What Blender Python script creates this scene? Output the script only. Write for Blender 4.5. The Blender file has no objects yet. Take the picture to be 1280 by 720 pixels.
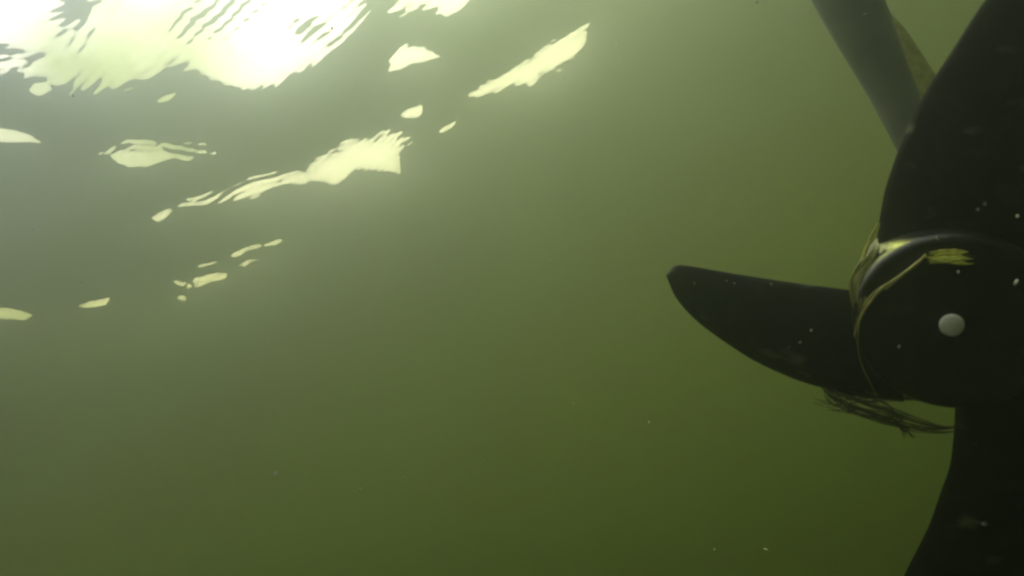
import bpy, bmesh, math, random
import numpy as np
from mathutils import Vector, Matrix

R = math.radians
random.seed(7)
rng = np.random.default_rng(11)
S = bpy.context.scene
COL = S.collection

# ------------------------------------------------------------------ camera
FPX = 1024.0                      # focal length in pixels of the 1280 px wide photograph
DEPTH = 1.2                      # the camera is this far under the mean water level (z = 0)
PITCH, ROLL = R(20), R(25)
CAM = Vector((0, 0, -DEPTH))
fwd = Vector((0, math.cos(PITCH), math.sin(PITCH)))
r0, u0 = Vector((1, 0, 0)), Vector((0, -math.sin(PITCH), math.cos(PITCH)))
rgt = math.cos(ROLL) * r0 - math.sin(ROLL) * u0
upv = math.sin(ROLL) * r0 + math.cos(ROLL) * u0
cd = bpy.data.cameras.new('camera')
cam = bpy.data.objects.new('camera', cd)
COL.objects.link(cam)
cam.matrix_world = Matrix(((rgt.x, upv.x, -fwd.x, CAM.x), (rgt.y, upv.y, -fwd.y, CAM.y),
                           (rgt.z, upv.z, -fwd.z, CAM.z), (0, 0, 0, 1)))
cd.sensor_width = 36
cd.lens = 36 * FPX / 1280
cd.clip_start = 0.01
cd.clip_end = 3000
cd.dof.use_dof = True
cd.dof.focus_distance = 0.75
cd.dof.aperture_fstop = 20
S.camera = cam

# ------------------------------------------------------------------ sky and sun
SUN_EL, SUN_AZ = R(66), R(18)    # azimuth from +Y, negative = to the left of the view
w = bpy.data.worlds.new('World')
S.world = w
w.use_nodes = True
nt = w.node_tree
bg = nt.nodes['Background']
sky = nt.nodes.new('ShaderNodeTexSky')
sky.sky_type = 'NISHITA'
sky.sun_disc = False
sky.sun_elevation = SUN_EL
sky.sun_rotation = SUN_AZ
sky.dust_density = 3.0
tc = nt.nodes.new('ShaderNodeTexCoord')
nz = nt.nodes.new('ShaderNodeTexNoise')
nz.inputs['Scale'].default_value = 2.6
nz.inputs['Detail'].default_value = 5
rp = nt.nodes.new('ShaderNodeValToRGB')
rp.color_ramp.elements[0].position = 0.36
rp.color_ramp.elements[1].position = 0.52
mx = nt.nodes.new('ShaderNodeMix')
mx.data_type = 'RGBA'
nt.links.new(tc.outputs['Generated'], nz.inputs['Vector'])
nt.links.new(nz.outputs['Fac'], rp.inputs['Fac'])
nt.links.new(rp.outputs['Color'], mx.inputs[0])
nt.links.new(sky.outputs['Color'], mx.inputs[6])
mx.inputs[7].default_value = (14.9, 13.0, 50.0, 1)       # bright thin cloud
nt.links.new(mx.outputs[2], bg.inputs['Color'])
bg.inputs['Strength'].default_value = 0.12
try:
    w.cycles.sampling_method = 'MANUAL'
    w.cycles.sample_map_resolution = 256
except Exception:
    pass
ld = bpy.data.lights.new('sun', 'SUN')
ld.energy = 1.5
ld.angle = R(20)                  # thin cloud and the wavy surface spread it
ld.color = (0.98, 0.98, 0.62)
sun = bpy.data.objects.new('sun', ld)
COL.objects.link(sun)
to_sun = Vector((math.sin(SUN_AZ) * math.cos(SUN_EL), math.cos(SUN_AZ) * math.cos(SUN_EL), math.sin(SUN_EL)))
sun.rotation_euler = to_sun.to_track_quat('Z', 'Y').to_euler()

S.view_settings.view_transform = 'Standard'
S.view_settings.look = 'None'
S.view_settings.gamma = 1
S.view_settings.exposure = 1.12
S.cycles.use_denoising = True
S.cycles.max_bounces = 10
S.cycles.volume_bounces = 4
S.cycles.transparent_max_bounces = 16
S.cycles.glossy_bounces = 4
S.cycles.caustics_reflective = True
S.cycles.pixel_filter_type = 'BLACKMAN_HARRIS'
S.cycles.filter_width = 2.0
S.render.filter_size = 2.0


# ------------------------------------------------------------------ helpers
def C(px, py, z):
    """world point that lies on the sight line of a photograph pixel, z metres in front of the lens"""
    return CAM + rgt * ((px - 640) / FPX * z) - upv * ((py - 360) / FPX * z) + fwd * z


def mat(name, build=None, base=(0.5, 0.5, 0.5), rough=0.5, metal=0.0, spec=0.5):
    m = bpy.data.materials.new(name)
    m.use_nodes = True
    b = m.node_tree.nodes['Principled BSDF']
    b.inputs['Base Color'].default_value = (*base, 1)
    b.inputs['Roughness'].default_value = rough
    b.inputs['Metallic'].default_value = metal
    b.inputs['Specular IOR Level'].default_value = spec
    if build:
        build(m.node_tree, b)
    return m


def tag(o, label=None, cat=None, group=None, kind=None):
    for k, v in (('label', label), ('category', cat), ('group', group), ('kind', kind)):
        if v:
            o[k] = v
    return o


def mesh_obj(name, verts, faces, m, parent=None, smooth=True, inv=None):
    if inv is not None:
        verts = [inv @ Vector(v) for v in verts]
    me = bpy.data.meshes.new(name)
    me.from_pydata([tuple(v) for v in verts], [], faces)
    bm = bmesh.new()
    bm.from_mesh(me)
    bmesh.ops.recalc_face_normals(bm, faces=bm.faces)
    bm.to_mesh(me)
    bm.free()
    if smooth:
        me.polygons.foreach_set('use_smooth', [True] * len(me.polygons))
    me.materials.append(m)
    o = bpy.data.objects.new(name, me)
    COL.objects.link(o)
    o.parent = parent
    return o


def tube(pts, rad, n=8, sub=6, flat=1.0, nrm=None):
    """closed tube along a Catmull-Rom curve; returns verts, faces"""
    P = [Vector(p) for p in pts]
    rd = rad if isinstance(rad, (list, tuple)) else [rad] * len(P)
    Q, W = [], []
    for i in range(len(P) - 1):
        a, b, c, d = P[max(i - 1, 0)], P[i], P[i + 1], P[min(i + 2, len(P) - 1)]
        for k in range(sub):
            t = k / sub
            Q.append(0.5 * ((2 * b) + (c - a) * t + (2 * a - 5 * b + 4 * c - d) * t * t + (3 * b - a - 3 * c + d) * t ** 3))
            W.append(rd[i] * (1 - t) + rd[i + 1] * t)
    Q.append(P[-1])
    W.append(rd[-1])
    vs, fs = [], []
    ref = nrm or Vector((0.3, 0.2, 0.9))
    for i, q in enumerate(Q):
        tg = (Q[min(i + 1, len(Q) - 1)] - Q[max(i - 1, 0)]).normalized()
        s = tg.cross(ref).normalized()
        t2 = s.cross(tg).normalized()
        for k in range(n):
            a = 2 * math.pi * k / n
            vs.append(q + (s * math.cos(a) + t2 * math.sin(a) * flat) * W[i])
    for i in range(len(Q) - 1):
        for k in range(n):
            k2 = (k + 1) % n
            fs.append((i * n + k, i * n + k2, (i + 1) * n + k2, (i + 1) * n + k))
    fs.append(tuple(range(n)))
    fs.append(tuple((len(Q) - 1) * n + k for k in range(n)))
    return vs, fs


def lathe(prof, n=96):
    """prof: (radius, z) from front centre to back centre, first and last radius 0; local axis = z"""
    vs, fs = [], []
    vs.append((0, 0, prof[0][1]))
    rows = prof[1:-1]
    for r, z in rows:
        for k in range(n):
            a = 2 * math.pi * k / n
            vs.append((r * math.cos(a), r * math.sin(a), z))
    vs.append((0, 0, prof[-1][1]))
    for k in range(n):
        fs.append((0, 1 + k, 1 + (k + 1) % n))
    for i in range(len(rows) - 1):
        for k in range(n):
            k2 = (k + 1) % n
            fs.append((1 + i * n + k, 1 + i * n + k2, 1 + (i + 1) * n + k2, 1 + (i + 1) * n + k))
    e = len(vs) - 1
    b = 1 + (len(rows) - 1) * n
    for k in range(n):
        fs.append((e, b + k, b + (k + 1) % n))
    return vs, fs


# ------------------------------------------------------------------ the water: one closed body, waves on top
# Patches where the ripples turn the surface steep enough to let the sky in (photo pixels used as bearings)
BRIGHT = [
    [(-60, -60), (-60, 84), (10, 83), (48, 92), (72, 104), (108, 113), (150, 112), (185, 100), (222, 80),
     (262, 98), (300, 112), (345, 106), (382, 84), (404, 76), (425, 52), (450, 22), (462, -4), (490, -60)],
    [(498, 22), (503, 10), (530, -20), (640, -40), (600, 2), (575, 18), (556, 26), (548, 14), (534, 15), (520, 23)],
    [(486, 93), (490, 74), (504, 65), (528, 66), (544, 71), (554, 77), (536, 82), (516, 84), (500, 91)],
    [(584, 124), (600, 108), (622, 98), (642, 86), (662, 76), (688, 58), (712, 44), (734, 34), (734, 42), (727, 58),
     (716, 72), (694, 81), (702, 84), (676, 92), (664, 106), (652, 104), (640, 104), (622, 112), (600, 122)],
    [(498, 145), (510, 136), (528, 131), (531, 138), (522, 144), (506, 147)],
    [(546, 162), (556, 156), (568, 154), (574, 147), (564, 160), (550, 165)],
    [(218, 254), (232, 243), (258, 238), (290, 238), (318, 224), (340, 214), (374, 210), (392, 196), (418, 184),
     (430, 172), (462, 168), (480, 157), (498, 162), (514, 174), (506, 190), (512, 200), (496, 210), (448, 212),
     (420, 226), (390, 231), (352, 234), (318, 246), (286, 252), (252, 253), (228, 259)],
    [(134, 190), (150, 188), (176, 191), (204, 189), (214, 191), (232, 192), (247, 196), (236, 200), (216, 196), (202, 200), (184, 206), (162, 206), (145, 200)],
    [(124, 190), (138, 184), (150, 185), (142, 189), (130, 193)],
    [(146, 180), (160, 177), (196, 179), (196, 182), (160, 181)],
    [(152, 186), (172, 184), (202, 185), (202, 188), (172, 188)],
    [(202, 180), (226, 182), (250, 188), (272, 193), (272, 197), (250, 194), (226, 187), (202, 184)],
    [(216, 176), (232, 178), (262, 183), (260, 186), (236, 182)],
    [(206, 338), (216, 334), (228, 338), (226, 342), (214, 342)],
    [(236, 318), (254, 313), (276, 310), (262, 316), (244, 321)],
    [(282, 306), (300, 298), (322, 294), (330, 297), (306, 303), (288, 309)],
    [(318, 300), (346, 288), (358, 290), (340, 296)],
    [(186, 268), (204, 258), (216, 256), (208, 264), (194, 272)],
    [(-20, 160), (14, 163), (34, 168), (50, 176), (30, 175), (10, 176), (-20, 178)],
    [(202, 350), (214, 347), (228, 349), (228, 356), (214, 358), (203, 356)],
    [(228, 342), (236, 330), (256, 323), (282, 321), (276, 330), (256, 334), (240, 343)],
    [(288, 317), (304, 308), (328, 306), (318, 312), (302, 317)],
    [(90, 375), (108, 367), (138, 363), (132, 370), (108, 374)],
    [(-20, 382), (14, 381), (40, 385), (30, 390), (-20, 390)],
    [(34, 108), (42, 98), (56, 97), (62, 104), (52, 112), (40, 114)],
    [(196, 128), (206, 121), (220, 119), (212, 125)],
]
# per patch: how gently the surface passes the critical slope there, and how rippled it is
CHARACTER = {0: (17.0, 1.0), 1: (12.0, 1.0), 2: (7.0, 0.35), 3: (9.0, 0.75), 6: (13.0, 1.15), 8: (7.0, 0.5)}
DARK = [
    [(76, 18), (92, -2), (100, -40), (132, -40), (126, 4), (112, 20), (92, 25)],
    [(-60, 50), (0, 52), (24, 58), (52, 64), (30, 66), (4, 62), (-60, 62)],
    [(236, 30), (250, 24), (262, 28), (276, 22), (300, 4), (312, -6), (298, 14), (284, 30), (262, 38), (246, 36)],
    [(372, 40), (380, 30), (392, 28), (400, 36), (388, 46), (376, 48)],
]


def sdist(px, py, poly):
    """signed distance in pixels, positive inside"""
    n = len(poly)
    best = np.full(px.shape, 1e9)
    ins = np.zeros(px.shape, bool)
    for i in range(n):
        ax, ay = poly[i]
        bx, by = poly[(i + 1) % n]
        ex, ey = bx - ax, by - ay
        t = np.clip(((px - ax) * ex + (py - ay) * ey) / (ex * ex + ey * ey), 0, 1)
        d = np.hypot(px - ax - t * ex, py - ay - t * ey)
        best = np.minimum(best, d)
        c = (ay > py) != (by > py)
        with np.errstate(divide='ignore', invalid='ignore'):
            xi = (bx - ax) * (py - ay) / (by - ay if by != ay else 1e-9) + ax
        ins ^= c & (px < xi)
    return np.where(ins, best, -best)


def vnoise(x, y, seed):
    """smooth value noise in -1..1"""
    g = np.random.default_rng(seed).uniform(-1, 1, (128, 128))
    xi, yi = np.floor(x).astype(int), np.floor(y).astype(int)
    fx, fy = x - xi, y - yi
    fx, fy = fx * fx * fx * (fx * (fx * 6 - 15) + 10), fy * fy * fy * (fy * (fy * 6 - 15) + 10)
    a, b = g[yi % 128, xi % 128], g[yi % 128, (xi + 1) % 128]
    c, d = g[(yi + 1) % 128, xi % 128], g[(yi + 1) % 128, (xi + 1) % 128]
    return (a * (1 - fx) + b * fx) * (1 - fy) + (c * (1 - fx) + d * fx) * fy


def sstep(t):
    t = np.clip(t, 0, 1)
    return t * t * (3 - 2 * t)


def make_water():
    # polar sheet round the camera's foot point: fine where the photo looks, coarse elsewhere
    th_f = np.linspace(R(-50), R(44), 1200)
    th_c = np.linspace(R(44), R(310), 150)[1:-1]
    th = np.concatenate([th_f, th_c])
    rr = np.concatenate([np.linspace(0.03, 0.77, 40)[:-1], np.geomspace(0.77, 5.6, 800)[:-1], np.geomspace(5.6, 60, 80)])
    NT, NR = len(th), len(rr)
    RR, TT = np.meshgrid(rr, th, indexing='ij')
    X, Y = RR * np.sin(TT), RR * np.cos(TT)
    e = np.arctan2(DEPTH, RR)
    # bearings as seen from the middle of the frame
    cx = X * rgt.x + Y * rgt.y + DEPTH * rgt.z
    cy = X * upv.x + Y * upv.y + DEPTH * upv.z
    cz = X * fwd.x + Y * fwd.y + DEPTH * fwd.z
    ok = cz > 0.05
    czs = np.where(ok, cz, 1)
    px, py = 640 + FPX * cx / czs, 360 - FPX * cy / czs
    px, py = np.where(ok, px, 1e5), np.where(ok, py, 1e5)
    # free swell, everywhere
    h = np.zeros_like(X)
    k0 = np.random.default_rng(3)
    for lam, slope in ((1.9, .05), (1.3, .05), (0.85, .05), (0.6, .05), (0.43, .045), (0.31, .04), (0.21, .03), (.15, .02)):
        for j in range(2):
            a = R(20) + k0.normal(0, 0.6)
            k = 2 * math.pi / lam
            h += slope / k * np.sin(k * (X * math.sin(a) + Y * math.cos(a)) + k0.uniform(0, 6.28))
    fade_far = 1 / (1 + (RR / 9) ** 2)
    h *= fade_far
    hr_free = np.gradient(h, rr, axis=0)
    # inside the photographed patch the swell follows the fragments of sky the photo shows
    CR = 0.661
    K = DEPTH / 0.55
    g_flat = np.sin(e) - CR - np.cos(e) * hr_free * 0.45
    wob = 5.0 * vnoise(px / 26, py / 17, 5) + 2.6 * vnoise(px / 9, py / 7, 6)
    sd = np.full(X.shape, -400.0)
    near = ok & (px > -120) & (px < 900) & (py > -120) & (py < 470)
    pxn, pyn = px[near], py[near]
    s = np.full(pxn.shape, -400.0)
    den, wsum, rsum = 1e-12 + np.zeros(pxn.shape), np.zeros(pxn.shape), np.zeros(pxn.shape)
    for i, p in enumerate(BRIGHT):
        d = sdist(pxn, pyn, p)
        if i not in CHARACTER:
            d = d + (0.2 if 7 <= i < 13 else 1.0)
        s = np.maximum(s, d)
        wd, rs = CHARACTER.get(i, (3.5, 0.2))
        q = np.exp(np.clip(d, -200, 12) / 7)
        den += q
        wsum += q * wd
        rsum += q * rs
    for p in DARK:
        s = np.minimum(s, -sdist(pxn, pyn, p))
    sd[near] = s
    soft, rough = np.full(X.shape, 6.0), np.full(X.shape, 0.2)
    soft[near] = (wsum + 6e-6) / (den + 1e-6)
    rough[near] = (rsum + 2e-7) / (den + 1e-6)
    sdw = sd + wob * np.clip((sd + 14) / 14, 0, 1) * 0.6 * np.clip(rough * 1.1 - 0.05, 0.12, 1)
    inside = np.clip(sdw, 0, None)
    outside = np.clip(-sdw, 0, None)
    G = 0.09 * np.tanh(inside / soft) - 0.055 * np.tanh(outside / (0.9 * soft))
    G = G + np.minimum(g_flat + 0.055, 0) * sstep(outside / 40)
    # ripples (capillary waves, 8-14 mm) bunch up on the steep faces of the waves
    def ripple(lam, ang, seed, warp):
        lam = lam * K
        k = 2 * math.pi / lam
        ph = k * (X * math.sin(ang) + Y * math.cos(ang)) + warp * vnoise(X * 5 / K + 40, Y * 5 / K + 40, seed)
        ph = ph + 1.3 * vnoise(X * 17 / K + 50, Y * 17 / K + 50, seed + 2) + 0.7 * vnoise(X * 38 / K + 50, Y * 38 / K + 50, seed + 3)
        env = sstep((vnoise(X * 9 / K + 60, Y * 9 / K + 60, seed + 1) + 0.5) / 0.9)
        return np.sin(ph) * env * (0.75 + 0.5 * vnoise(X * 30 / K + 60, Y * 30 / K + 60, seed + 4))
    def topl0(px, py):
        return 0.8 * sstep((60 - py) / 40) * sstep((520 - px) / 80)
    fine = 1 / (1 + (RR / 4.8) ** 4)
    A1 = ripple(0.0120, R(20), 21, 3.2)
    A2 = ripple(0.0115, R(-12), 31, 3.0)
    A3 = ripple(0.0185, R(13), 41, 3.5)
    edge = np.exp(-(sd / (2.4 * soft)) ** 2)
    gs = np.gradient(np.clip(sd, -40, 60), rr, axis=0) / (FPX * np.sin(e) ** 2 / DEPTH)
    gs = 0.6 * gs + 0.4 * np.roll(gs, 3, axis=0)
    side = 0.38 + 0.62 * sstep(0.45 + 0.9 * gs)
    side = np.maximum(side, topl0(px, py))
    topl = sstep((150 - py) / 60) * sstep((520 - px) / 80)
    A4 = ripple(0.0082, R(26), 51, 2.5)
    A5 = ripple(0.0090, R(-25), 61, 2.5)
    low = sstep((py - 110) / 60)
    rip = (0.036 * A1 * (1 - 0.8 * low) + (0.01 + 0.024 * low) * A2 + 0.022 * A3 * (1 - 0.7 * low) + 0.016 * A4 + 0.016 * A5) * fine
    G = G + rip * (0.12 + 1.9 * edge * side * rough) * (1 + 0.7 * topl)
    hr = (np.sin(e) - CR - G) / np.cos(e)
    # frame weight: leave the water outside the photographed patch to the free swell
    m = np.minimum.reduce([px + 110, 1250 - px, py + 110, 440 - py + 30])
    wgt = sstep(m / 70) * ok
    hr_all = hr * wgt + (hr_free + rip * 0.5) * (1 - wgt)
    # integrate outwards along each bearing with a leak so that the level stays at zero
    H = np.zeros_like(X)
    H[0] = h[0]
    for i in range(1, NR):
        dr = rr[i] - rr[i - 1]
        L = math.exp(-dr / 2.4)
        q = H[i - 1]
        for _ in range(2):
            q = 0.5 * q + 0.25 * (np.roll(q, 1) + np.roll(q, -1))
        H[i] = h[i] * (1 - L) + (q + 0.5 * (hr_all[i] + hr_all[i - 1]) * dr) * L if i else h[i]
    blend = sstep((RR - 5.6) / 3.0)
    H = H * (1 - blend) + h * blend
    H -= H[0].mean() * np.exp(-RR / 0.05)
    print('WAVE height', H.min(), H.max())
    top = np.stack([X, Y, H], -1).reshape(-1, 3)
    nv = len(top)
    BOT = -6.0
    extra = [(0, 0, float(H[0].mean()))]
    ring = [(x, y, BOT) for x, y in zip(X[-1], Y[-1])]
    verts = np.concatenate([top, np.array(extra), np.array(ring), np.array([(0, 0, BOT)])])
    ic, ir0, ib = nv, nv + 1, nv + 1 + NT
    I, J = np.meshgrid(np.arange(NR - 1), np.arange(NT), indexing='ij')
    J2 = (J + 1) % NT
    quads = np.stack([I * NT + J, (I + 1) * NT + J, (I + 1) * NT + J2, I * NT + J2], -1).reshape(-1, 4)
    # theta grows clockwise seen from above, so this order must give upward normals
    j = np.arange(NT)
    j2 = (j + 1) % NT
    lastr = (NR - 1) * NT
    side = np.stack([lastr + j, ir0 + j, ir0 + j2, lastr + j2], -1)
    quads = np.concatenate([quads, side])
    tris = np.concatenate([np.stack([np.full(NT, ic), j, j2], -1), np.stack([np.full(NT, ib), ir0 + j2, ir0 + j], -1)])
    # orientation check on one top quad
    q = quads[0]
    nrm = np.cross(verts[q[1]] - verts[q[0]], verts[q[2]] - verts[q[0]])
    if nrm[2] < 0:
        quads = quads[:, ::-1]
        tris = tris[:, ::-1]
    me = bpy.data.meshes.new('water')
    nq, ntr = len(quads), len(tris)
    me.vertices.add(len(verts))
    me.vertices.foreach_set('co', verts.astype(np.float32).ravel())
    me.loops.add(nq * 4 + ntr * 3)
    me.loops.foreach_set('vertex_index', np.concatenate([quads.ravel(), tris.ravel()]).astype(np.int32))
    me.polygons.add(nq + ntr)
    st = np.concatenate([np.arange(nq) * 4, nq * 4 + np.arange(ntr) * 3]).astype(np.int32)
    me.polygons.foreach_set('loop_start', st)
    sm = np.ones(nq + ntr, bool)
    sm[nq - NT:nq] = False
    sm[nq + NT:] = False
    me.polygons.foreach_set('use_smooth', sm)
    me.update()
    me.validate()
    o = bpy.data.objects.new('water', me)
    COL.objects.link(o)
    m = bpy.data.materials.new('murky green lake water')
    m.use_nodes = True
    t = m.node_tree
    t.nodes.clear()
    out = t.nodes.new('ShaderNodeOutputMaterial')
    fr = t.nodes.new('ShaderNodeFresnel')
    fr.inputs['IOR'].default_value = 1.333
    tr = t.nodes.new('ShaderNodeBsdfTransparent')
    gl = t.nodes.new('ShaderNodeBsdfGlossy')
    gl.inputs['Roughness'].default_value = 0.03
    mixs = t.nodes.new('ShaderNodeMixShader')
    t.links.new(fr.outputs[0], mixs.inputs[0])
    t.links.new(tr.outputs[0], mixs.inputs[1])
    t.links.new(gl.outputs[0], mixs.inputs[2])
    t.links.new(mixs.outputs[0], out.inputs['Surface'])
    vs = t.nodes.new('ShaderNodeVolumeScatter')
    vs.inputs['Color'].default_value = (0.77, 0.86, 0.98, 1)
    vs.inputs['Density'].default_value = 0.50
    vs.inputs['Anisotropy'].default_value = 0.925
    va = t.nodes.new('ShaderNodeVolumeAbsorption')
    va.inputs['Color'].default_value = (0.665, 0.744, 0.0, 1)
    va.inputs['Density'].default_value = 1.12
    ad = t.nodes.new('ShaderNodeAddShader')
    t.links.new(vs.outputs[0], ad.inputs[0])
    t.links.new(va.outputs[0], ad.inputs[1])
    t.links.new(ad.outputs[0], out.inputs['Volume'])
    me.materials.append(m)
    tag(o, 'murky yellow-green lake water lit from its rippled surface', 'water', kind='structure')
    return o


make_water()


def mud(t, b):
    n = t.nodes.new('ShaderNodeTexNoise')
    n.inputs['Scale'].default_value = 1.5
    n.inputs['Detail'].default_value = 8
    r = t.nodes.new('ShaderNodeValToRGB')
    r.color_ramp.elements[0].color = (0.03, 0.03, 0.015, 1)
    r.color_ramp.elements[1].color = (0.07, 0.06, 0.03, 1)
    t.links.new(n.outputs['Fac'], r.inputs['Fac'])
    t.links.new(r.outputs['Color'], b.inputs['Base Color'])


mesh_obj('lake_bed', [(-900, -900, -6.02), (900, -900, -6.02), (900, 900, -6.02), (-900, 900, -6.02)], [(0, 1, 2, 3)],
         mat('dark lake mud', mud, rough=0.95), smooth=False)
tag(bpy.data.objects['lake_bed'], 'dark muddy lake bed lost in the green gloom', 'lake bed', kind='structure')


# ------------------------------------------------------------------ materials of the motor
def black_plastic(t, b, lo=0.42, hi=0.75):
    tc = t.nodes.new('ShaderNodeTexCoord')
    n = t.nodes.new('ShaderNodeTexNoise')
    n.inputs['Scale'].default_value = 90
    n.inputs['Detail'].default_value = 7
    n.inputs['Roughness'].default_value = 0.7
    r = t.nodes.new('ShaderNodeValToRGB')                      # film of silt and algae in blotches
    r.color_ramp.elements[0].position = 0.5
    r.color_ramp.elements[0].color = (0.003, 0.0032, 0.0028, 1)
    r.color_ramp.elements[1].position = 0.78
    r.color_ramp.elements[1].color = (0.03, 0.033, 0.018, 1)
    t.links.new(tc.outputs['Object'], n.inputs['Vector'])
    t.links.new(n.outputs['Fac'], r.inputs['Fac'])
    n3 = t.nodes.new('ShaderNodeTexNoise')                     # pale scabs where silt and snails sit
    n3.inputs['Scale'].default_value = 62
    n3.inputs['Detail'].default_value = 5
    mp = t.nodes.new('ShaderNodeMapping')
    mp.inputs['Scale'].default_value = (0.7, 1.3, 1.0)
    t.links.new(tc.outputs['Object'], mp.inputs['Vector'])
    t.links.new(mp.outputs[0], n3.inputs['Vector'])
    r3 = t.nodes.new('ShaderNodeMapRange')
    r3.inputs['From Min'].default_value = 0.63
    r3.inputs['From Max'].default_value = 0.76
    r3.inputs['To Max'].default_value = 0.75
    m3 = t.nodes.new('ShaderNodeMix')
    m3.data_type = 'RGBA'
    t.links.new(n3.outputs['Fac'], r3.inputs['Value'])
    t.links.new(r3.outputs[0], m3.inputs[0])
    t.links.new(r.outputs['Color'], m3.inputs[6])
    m3.inputs[7].default_value = (0.20, 0.22, 0.15, 1)
    t.links.new(m3.outputs[2], b.inputs['Base Color'])
    n2 = t.nodes.new('ShaderNodeTexNoise')
    n2.inputs['Scale'].default_value = 40
    n2.inputs['Detail'].default_value = 4
    mr = t.nodes.new('ShaderNodeMapRange')
    mr.inputs['To Min'].default_value = lo
    mr.inputs['To Max'].default_value = hi
    t.links.new(tc.outputs['Object'], n2.inputs['Vector'])
    t.links.new(n2.outputs['Fac'], mr.inputs['Value'])
    t.links.new(mr.outputs[0], b.inputs['Roughness'])
    bp = t.nodes.new('ShaderNodeBump')
    bp.inputs['Strength'].default_value = 0.12
    bp.inputs['Distance'].default_value = 0.001
    t.links.new(n.outputs['Fac'], bp.inputs['Height'])
    t.links.new(bp.outputs[0], b.inputs['Normal'])


def blotchy(lo, hi, scale, rough):
    def f(t, b):
        tc = t.nodes.new('ShaderNodeTexCoord')
        n = t.nodes.new('ShaderNodeTexNoise')
        n.inputs['Scale'].default_value = scale
        n.inputs['Detail'].default_value = 6
        r = t.nodes.new('ShaderNodeValToRGB')
        r.color_ramp.elements[0].position = 0.35
        r.color_ramp.elements[1].position = 0.7
        r.color_ramp.elements[0].color = (*lo, 1)
        r.color_ramp.elements[1].color = (*hi, 1)
        t.links.new(tc.outputs['Object'], n.inputs['Vector'])
        t.links.new(n.outputs['Fac'], r.inputs['Fac'])
        t.links.new(r.outputs['Color'], b.inputs['Base Color'])
        b.inputs['Roughness'].default_value = rough
    return f


def weed_mat(name, col, trans=0.3, rough=0.5):
    def f(t, b):
        tc = t.nodes.new('ShaderNodeTexCoord')
        n = t.nodes.new('ShaderNodeTexNoise')
        n.inputs['Scale'].default_value = 220
        r = t.nodes.new('ShaderNodeValToRGB')
        r.color_ramp.elements[0].position = 0.3
        r.color_ramp.elements[1].position = 0.7
        r.color_ramp.elements[0].color = (col[0] * 0.6, col[1] * 0.6, col[2] * 0.6, 1)
        r.color_ramp.elements[1].color = (*col, 1)
        t.links.new(tc.outputs['Object'], n.inputs['Vector'])
        t.links.new(n.outputs['Fac'], r.inputs['Fac'])
        t.links.new(r.outputs['Color'], b.inputs['Base Color'])
        tl = t.nodes.new('ShaderNodeBsdfTranslucent')
        t.links.new(r.outputs['Color'], tl.inputs['Color'])
        ms = t.nodes.new('ShaderNodeMixShader')
        ms.inputs[0].default_value = trans
        out = t.nodes['Material Output']
        t.links.new(b.outputs[0], ms.inputs[1])
        t.links.new(tl.outputs[0], ms.inputs[2])
        t.links.new(ms.outputs[0], out.inputs['Surface'])
    return mat(name, f, rough=rough)


M_FIN = weed_mat('olive translucent plate', (0.5, 0.52, 0.3), 0.5, 0.6)
M_BLACK = mat('black blade plastic', black_plastic, spec=0.08)
M_HUB = mat('black hub plastic', lambda t, b: black_plastic(t, b, 0.25, 0.5), spec=0.5)
M_LEG = mat('dark grey painted metal', blotchy((0.2, 0.22, 0.18), (0.27, 0.29, 0.24), 35, 0.3))
M_PIN = mat('dull stainless steel', blotchy((0.75, 0.76, 0.7), (0.92, 0.93, 0.88), 200, 0.55))

# ------------------------------------------------------------------ the boat motor with its propeller
MS = 0.8                                                  # size of the motor: propeller about 22 cm across
F = C(1190, 407, 0.36 * MS)                                   # centre of the hub's front face


def camdir(x, ydown, z):
    return (rgt * x - upv * ydown + fwd * z).normalized()


back = camdir(0.47, -0.30, 0.83)                          # from the hub's face back along the axis
az = -back
ax = (rgt - az * rgt.dot(az)).normalized()
ay = az.cross(ax).normalized()
FR = Matrix(((ax.x, ay.x, az.x, F.x), (ax.y, ay.y, az.y, F.y), (ax.z, ay.z, az.z, F.z), (0, 0, 0, 1))) @ Matrix.Scale(MS, 4)
INV = FR.inverted()
motor = bpy.data.objects.new('boat_motor', None)
COL.objects.link(motor)
motor.matrix_world = FR
tag(motor, 'black weed-snagged boat propeller on a motor hanging from a grey leg', 'boat motor')

v, f = lathe([(0, -0.001), (0.020, -0.001), (0.034, -0.0012), (0.0375, -0.0006), (0.0395, -0.0012), (0.0408, -0.0028),
              (0.0415, -0.005), (0.043, -0.014), (0.0445, -0.022), (0.0450, -0.0245), (0.0455, -0.0252), (0.0458, -0.0268),
              (0.0458, -0.031), (0.0452, -0.033), (0.044, -0.0335), (0, -0.0335)])
hub = mesh_obj('propeller_hub', v, f, M_HUB, motor)

v, f = lathe([(0, 0.0010), (0.0010, 0.0010), (0.0042, 0.0010), (0.0046, 0.0008), (0.0050, 0.0003), (0.0051, -0.0005), (0.0051, -0.002), (0, -0.002)], 40)
mesh_obj('shaft_end', v, f, M_PIN, hub)

v, f = lathe([(0, -0.036), (0.032, -0.036), (0.035, -0.038), (0.036, -0.043), (0.037, -0.10), (0.036, -0.145), (0.034, -0.185),
              (0.024, -0.21), (0.012, -0.223), (0, -0.226)], 64)
house = mesh_obj('motor_housing', v, f, M_BLACK, motor)
v, f = lathe([(0, -0.0335), (0.030, -0.0336), (0.030, -0.0362), (0, -0.0363)], 48)
mesh_obj('seal_ring', v, f, M_LEG, house)


def on_plane(px, py, wz):
    """local point where the sight line of a pixel meets the plane z = wz of the propeller"""
    o = INV @ CAM
    d = (INV.to_3x3() @ (C(px, py, 1.0) - CAM))
    t = (wz - o.z) / d.z
    return o + d * t


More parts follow.
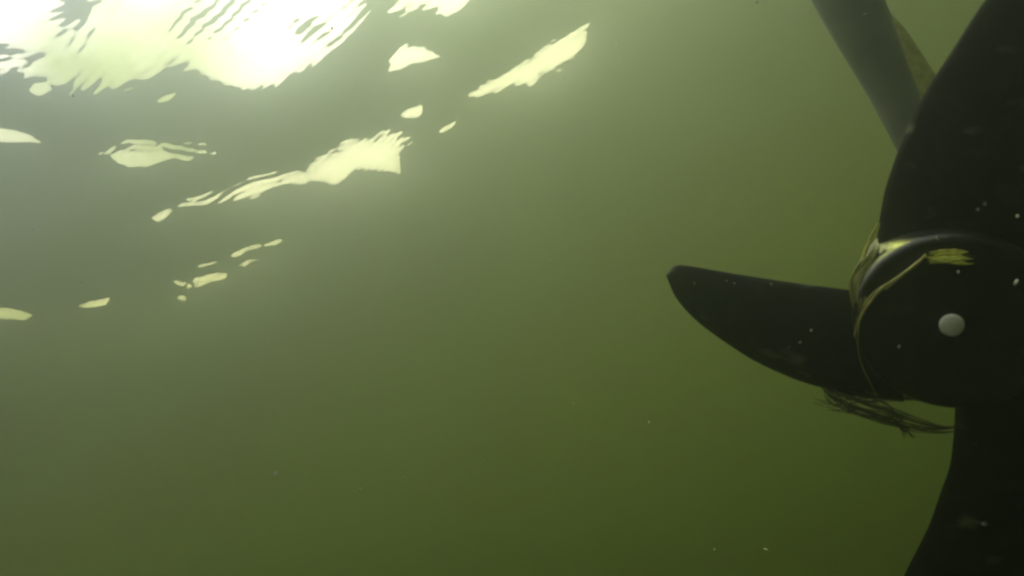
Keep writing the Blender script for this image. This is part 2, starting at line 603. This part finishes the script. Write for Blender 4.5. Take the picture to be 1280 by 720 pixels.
def resample(pts, n):
    P = [np.array(p, float) for p in pts]
    Q = []
    for i in range(len(P) - 1):
        a, b, c, d = P[max(i - 1, 0)], P[i], P[i + 1], P[min(i + 2, len(P) - 1)]
        for k in range(12):
            t = k / 12
            Q.append(0.5 * ((2 * b) + (c - a) * t + (2 * a - 5 * b + 4 * c - d) * t * t + (3 * b - a - 3 * c + d) * t ** 3))
    Q.append(P[-1])
    Q = np.array(Q)
    L = np.concatenate([[0], np.cumsum(np.hypot(*np.diff(Q, axis=0).T))])
    s = np.linspace(0, L[-1], n)
    return np.stack([np.interp(s, L, Q[:, 0]), np.interp(s, L, Q[:, 1])], -1)


def blade(e1, e2, w1, w2, th_root=0.0065, camber=0.006):
    """e1, e2: the two edges from root to tip; w1, w2: their heights along the axis (root, tip)"""
    NS, NC = 96, 24
    A, B = resample(e1, NS), resample(e2, NS)
    front, rear = [], []
    for i in range(NS):
        t = i / (NS - 1)
        pa = on_plane(A[i][0], A[i][1], w1[0] + (w1[1] - w1[0]) * t)
        pb = on_plane(B[i][0], B[i][1], w2[0] + (w2[1] - w2[0]) * t)
        for k in range(NC + 1):
            s = k / NC
            p = pa.lerp(pb, s)
            th = th_root * (1 - 0.9 * t) * math.sqrt(max(0.0, 4 * s * (1 - s))) * 0.5 + 0.0004
            if t > 0.93:
                th *= max(0.12, 1 - (t - 0.93) / 0.07 * 0.75)
            cb = camber * 4 * s * (1 - s) * (1 - 0.5 * t)
            front.append(Vector((p.x, p.y, p.z + cb + th)))
            rear.append(Vector((p.x, p.y, p.z + cb - th)))
    n = NC + 1
    off = len(front)
    vs = front + rear
    fs = []
    for i in range(NS - 1):
        for k in range(NC):
            a = i * n + k
            fs.append((a, a + 1, a + n + 1, a + n))
            fs.append((off + a, off + a + n, off + a + n + 1, off + a + 1))
        for k in (0, NC):
            a = i * n + k
            fs.append((a, a + n, off + a + n, off + a))
    for i in (0, NS - 1):
        for k in range(NC):
            a = i * n + k
            fs.append((a, a + 1, off + a + 1, off + a))
    o = mesh_obj('blade', vs, fs, M_BLACK, hub)
    rads = [math.hypot(q.x, q.y) for q in front]
    print('BLADE radius', round(max(rads), 3))
    return o


# blade that points left
blade([(1125, 371), (1065, 363), (1003, 355), (942, 346), (905, 340), (869, 333.6), (856, 331.8), (848, 331), (841, 332.4), (836.5, 336), (835, 341)],
      [(1130, 502), (1095, 498), (1065, 494), (1034, 486), (1003, 477), (973, 465), (942, 450), (912, 431), (881, 409), (860, 390), (844, 370), (836, 351), (835, 343)],
      (-0.020, -0.006), (-0.010, 0.000))
# blade that rises past the top of the frame
blade([(1108, 345), (1097, 300), (1098, 283), (1105.6, 240), (1115, 210), (1126, 180), (1137.5, 154), (1156, 116), (1175, 86), (1197, 52), (1216, 22),
       (1231, 0), (1262, -42), (1292, -70), (1318, -84), (1335, -86)],
      [(1275, 360), (1300, 320), (1335, 240), (1365, 150), (1382, 60), (1380, -10), (1366, -55), (1350, -78), (1341, -84)],
      (-0.024, -0.004), (-0.012, 0.006))
# blade that drops past the bottom of the frame
blade([(1196, 470), (1194, 500), (1193.5, 520), (1192, 545), (1187, 583), (1176, 615), (1162, 655), (1147, 686), (1130, 720), (1120, 752), (1122, 775), (1130, 786)],
      [(1290, 450), (1330, 520), (1362, 590), (1368, 660), (1345, 724), (1296, 778), (1232, 806), (1176, 806), (1140, 794)],
      (-0.006, 0.006), (-0.020, 0.000))

# the leg (tapering towards the housing) and the plate behind it
P_in = C(1196, 284, 0.50 * MS)
P1, P0 = C(1114, 111, 0.50 * MS), C(1061, 0, 0.50 * MS)
up_dir = (P0 - P1).normalized()
leg_pts = [P_in, P_in.lerp(P1, 0.5), P1, P1.lerp(P0, 0.5), P0] + [P0 + up_dir * 0.03 * k for k in (1, 2)]
leg_rad = [0.0105, 0.0115, 0.0133, 0.0160, 0.0185, 0.0198, 0.0205]
while leg_pts[-1].z < 0.1:
    leg_pts.append(leg_pts[-1] + up_dir * 0.04)
    leg_rad.append(0.0205)
v, f = tube([INV @ p for p in leg_pts], leg_rad, n=36, sub=4)
leg = mesh_obj('leg', v, f, M_LEG, motor)
outer = [(1100, -6), (1106, 2), (1115, 18), (1133, 38), (1155, 71), (1169, 93), (1190, 128), (1215, 175), (1228, 215)]
inner = [(1096, -6), (1098, 4), (1104, 22), (1112, 42), (1120, 72), (1126, 95), (1135, 130), (1150, 178), (1170, 220)]
vs, fs = [], []
no, ni = resample(outer, 30), resample(inner, 30)
for zz in (0.508 * MS, 0.511 * MS):
    for q, r_ in zip(no, ni):
        vs += [C(q[0], q[1], zz), C(r_[0], r_[1], zz)]
for i in range(29):
    a = 2 * i
    fs += [(a, a + 1, a + 3, a + 2), (60 + a, 60 + a + 2, 60 + a + 3, 60 + a + 1), (a, a + 2, 60 + a + 2, 60 + a), (a + 1, 60 + a + 1, 60 + a + 3, a + 3)]
fs += [(0, 60, 61, 1), (58, 59, 119, 118)]
mesh_obj('fin', vs, fs, M_FIN, leg, smooth=False, inv=INV)


# ------------------------------------------------------------------ weed caught on the hub
M_STRAND = weed_mat('yellow green weed stem', (0.95, 0.9, 0.3), 0.1)
M_LEAF = weed_mat('green weed leaf', (0.8, 0.85, 0.12), 0.12)
M_OLIVE = weed_mat('olive slimy weed', (0.34, 0.36, 0.09), 0.4)
M_ROOT = weed_mat('dark dead weed', (0.022, 0.024, 0.010), 0.15, 0.7)


def L(px, py, wz):
    return FR @ on_plane(px, py, wz)


def origin_to(o, p):
    p = Vector(p)
    o.data.transform(Matrix.Translation(-p))
    o.location = p


def fibres(main, rad, n_loose, spread, m, jit=0.0003, seed=1):
    rn = random.Random(seed)
    V, G = tube([L(x + rn.uniform(-.8, .8), y + rn.uniform(-.8, .8), z) for x, y, z in main], [q * rn.uniform(.7, 1.2) for q in rad], n=7, flat=0.6)
    for _ in range(n_loose):
        a = rn.randrange(0, min(len(main) - 3, 5))
        b = min(len(main), a + rn.randrange(3, 6))
        ox, oy = rn.uniform(-spread, spread), rn.uniform(-spread, spread)
        pts = [L(x + ox * (k + 1) / (b - a) + rn.uniform(-1, 1), y + oy * (k + 1) / (b - a) + rn.uniform(-1, 1), z + jit * rn.uniform(0, 3)) for k, (x, y, z) in enumerate(main[a:b])]
        v2, f2 = tube(pts, [rn.uniform(.00008, .0002) for _ in pts], n=5, sub=5)
        o_ = len(V)
        V += v2
        G += [tuple(o_ + q for q in ff) for ff in f2]
    return V, G


v, f = fibres([(1158, 318, .0014), (1150, 326, .0025), (1136, 338, .003), (1118, 350, .003), (1102, 362, .0025), (1089, 375, 0.002),
               (1080, 388, .001), (1074, 402, .0006), (1072, 420, .0004), (1073, 440, .0004), (1079, 462, .0004), (1089, 482, .0005), (1096, 495, .0005)],
              [.0004, .0009, .0008, .0006, .0007, .0006, .0005, .0003, .00014, .0001, .00008, .0001, .00008], 6, 5, None, seed=3)
o = mesh_obj('water_weed', v, f, M_STRAND)
origin_to(o, v[0])
tag(o, 'bright yellow-green weed stem curving across the face of the black hub', 'water weed', 'bits of weed caught on the propeller')

v, f = fibres([(1098, 279, -.014), (1093, 287, -.014), (1088, 300, -.015), (1082, 316, -.017), (1077, 332, -.018), (1071, 350, -.018), (1069, 366, -.016), (1072, 384, -.012)],
              [.0003, .0006, .0006, .0005, .0005, .0004, .0004, .0003], 10, 6, None, seed=5)
o = mesh_obj('water_weed', v, f, M_STRAND)
origin_to(o, v[0])
tag(o, 'thin yellow weed stem hugging the outer edge where the hub meets the upper blade', 'water weed', 'bits of weed caught on the propeller')


def ribbon(pts, widths, th=0.0004, seg=6):
    """thin leaf with real thickness: centre line in local propeller space, wide in the propeller plane"""
    return tube(pts, widths, n=12, sub=6, flat=th)


def leaf(cl, widths, wz, amp):
    vs, fs = [], []
    c = resample(cl, 26)
    ws = np.interp(np.linspace(0, 1, 26), np.linspace(0, 1, len(widths)), widths)
    ns = 7
    for sgn in (1, -1):
        for i in range(26):
            d = c[min(i + 1, 25)] - c[max(i - 1, 0)]
            d = d / np.hypot(*d)
            nn = np.array((-d[1], d[0]))
            for k in range(ns):
                s = k / (ns - 1) * 2 - 1
                q = c[i] + nn * s * ws[i]
                z = wz(i / 25) + amp * (1 - s * s) + amp * 0.5 * math.sin(i * 0.9 + s * 2) + sgn * 0.0002
                vs.append(L(q[0], q[1], z))
    n1 = 26 * ns
    for i in range(25):
        for k in range(ns - 1):
            a = i * ns + k
            fs.append((a, a + 1, a + ns + 1, a + ns))
            fs.append((n1 + a, n1 + a + ns, n1 + a + ns + 1, n1 + a + 1))
        for k in (0, ns - 1):
            a = i * ns + k
            fs.append((a, a + ns, n1 + a + ns, n1 + a))
    for i in (0, 25):
        for k in range(ns - 1):
            a = i * ns + k
            fs.append((a, a + 1, n1 + a + 1, n1 + a))
    return vs, fs


def leaves(lines, m):
    V, G = [], []
    for cl, wd, wz in lines:
        a, b = leaf(cl, wd, wz, 0.0003)
        o_ = len(V)
        V += a
        G += [tuple(o_ + q for q in ff) for ff in b]
    return V, G


rl = random.Random(4)
blades_ = []
for q in range(9):
    y = 316 + q * 1.5 + rl.uniform(-1, 1)
    x0, x1 = 1152 + rl.uniform(0, 14) + abs(q - 4) * 2, 1228 - rl.uniform(0, 22) - abs(q - 4) * 2
    blades_.append(([(x0, y), (x0 + (x1 - x0) * .35, y + rl.uniform(-2, 2)), (x0 + (x1 - x0) * .7, y + rl.uniform(-2, 2)), (x1, y + rl.uniform(-3, 3))],
                    [.3, rl.uniform(1.2, 2.4), rl.uniform(1.2, 2.6), .3], lambda t, h=q * .00025: 0.0012 + h))
v, f = leaves(blades_, M_LEAF)
o = mesh_obj('water_weed', v, f, M_LEAF)
origin_to(o, v[0])
tag(o, 'small green weed leaf stuck near the top rim of the hub face', 'water weed', 'bits of weed caught on the propeller')

blades_ = []
for q in range(12):
    dx = -11 + q * 2.0 + rl.uniform(-1.5, 1.5)
    blades_.append(([(1099 + dx * .5, 308 + rl.uniform(-4, 14)), (1086 + dx, 332), (1078 + dx * 1.1, 352 + rl.uniform(-3, 3)), (1074 + dx * .8, 372), (1075 + dx * .4, 394 + rl.uniform(-12, 6))],
                    [.3, rl.uniform(1, 2.4), rl.uniform(1.2, 3), rl.uniform(1, 2.2), .3], lambda t, h=q * .0003: -0.013 + 0.011 * t + h))
v, f = leaves(blades_, M_OLIVE)
o = mesh_obj('water_weed', v, f, M_OLIVE)
origin_to(o, v[0])
tag(o, 'olive slimy weed wrapped round the left side of the hub', 'water weed', 'bits of weed caught on the propeller')

# tangle under the hub
vs, fs = [], []
for s in range(44):
    j = random.uniform
    sp = j(-1, 1)
    x0 = j(1006, 1050)
    y0 = 462 + (x0 - 1012) * 0.75 + j(-3, 6)
    end = random.random()
    pts = [(x0, y0), (1045 + j(-8, 8), 492 + sp * 13), (1080 + j(-8, 8), 508 + sp * 13), (1115 + j(-6, 6), 520 + sp * 12), (1150 + j(-6, 6), 530 + sp * 7), (1178, 535 + sp * 2), (1198, 533 + sp)]
    if end < 0.35:
        pts = pts[:4] + [(1138 + j(-8, 8), 545 + j(-4, 6))]
    elif end < 0.5:
        pts = [(1028 + j(-14, 10), 502 + j(-8, 12))] + [(x, y + 5) for x, y in pts[2:]]
    elif end < 0.62:
        pts = pts[:2] + [(1085, 500 + j(-4, 4)), (1140 + j(-10, 10), 498 + j(-4, 3)), (1188, 508)]
    wv = j(-0.018, -0.004)
    v, f = tube([L(x, y, wv + 0.003 * math.sin(i * 1.7 + s)) for i, (x, y) in enumerate(pts)],
                [j(.00006, .00014)] + [j(.00008, .0003) for _ in pts[2:]] + [.00008], n=5, sub=5)
    b = len(vs)
    vs += v
    fs += [tuple(b + q for q in ff) for ff in f]
o = mesh_obj('weed_tangle', vs, fs, M_ROOT)
origin_to(o, vs[0])
tag(o, 'dark stringy weed tangle strung from the left blade under the hub to the lower blade', 'water weed', 'bits of weed caught on the propeller')

# ------------------------------------------------------------------ specks drifting in the water
ico = bmesh.new()
bmesh.ops.create_icosphere(ico, subdivisions=1, radius=1)
iv = [q.co.copy() for q in ico.verts]
ifc = [[q.index for q in ff.verts] for ff in ico.faces]
ico.free()
vs, fs = [], []


def speck(p, r):
    b = len(vs)
    sx, sy, sz = random.uniform(.6, 2.0), random.uniform(.35, 1.1), random.uniform(.35, 1.0)
    rot = Matrix.Rotation(random.uniform(0, 6.28), 3, Vector((random.random(), random.random(), random.random() + .1)).normalized())
    for q in iv:
        vs.append(p + rot @ Vector((q.x * sx, q.y * sy, q.z * sz)) * r * random.uniform(.8, 1.15))
    fs.extend([tuple(b + k for k in ff) for ff in ifc])


for i in range(4500):
    p = Vector((random.uniform(-1.6, 1.6), random.uniform(-0.6, 2.2), random.uniform(-1.8, -0.1)))
    if (p - CAM).length < 0.16:
        continue
    speck(p, random.choice((.0002, .0003, .0004, .0006)) * random.uniform(.7, 1.2))
for i in range(150):
    speck(C(random.uniform(0, 1280), random.uniform(0, 720), random.uniform(.4, 1.3)), random.choice((.0004, .0006, .0008, .001)) * random.uniform(.6, 1.1))
for x, y, z, r in ((812, 528, .6, .0017), (604, 576, .6, .0017), (755, 480, .6, .001), (1030, 545, .5, .0008), (1082, 17, .45, .0009), (1231, 255, .28, .0006), (1272, 270, .28, .0006), (1222, 262, .27, .0004),
                   (1270, 353, .30, .0008), (1198, 340, .33, .0006), (1014, 413, .36, .0007), (918, 354, .38, .0005), (868, 354, .4, .0005), (908, 351, .4, .0004), (964, 355, .38, .0005),
                   (1000, 428, .36, .0005), (780, 269, .5, .0007), (861, 154, .5, .0007), (946, 2, .5, .0015), (1172, 298, .32, .0007), (986, 434, .36, .0004), (958, 687, .5, .0009), (1124, 433, .32, .0005)):
    speck(C(x, y, z * MS), r * MS)
o = mesh_obj('drifting_specks', vs, fs, mat('pale silt specks', blotchy((0.4, 0.42, 0.33), (0.8, 0.8, 0.68), 300, 0.8)), smooth=False)
tag(o, 'tiny pale specks of silt drifting through the green water', 'silt', kind='stuff')
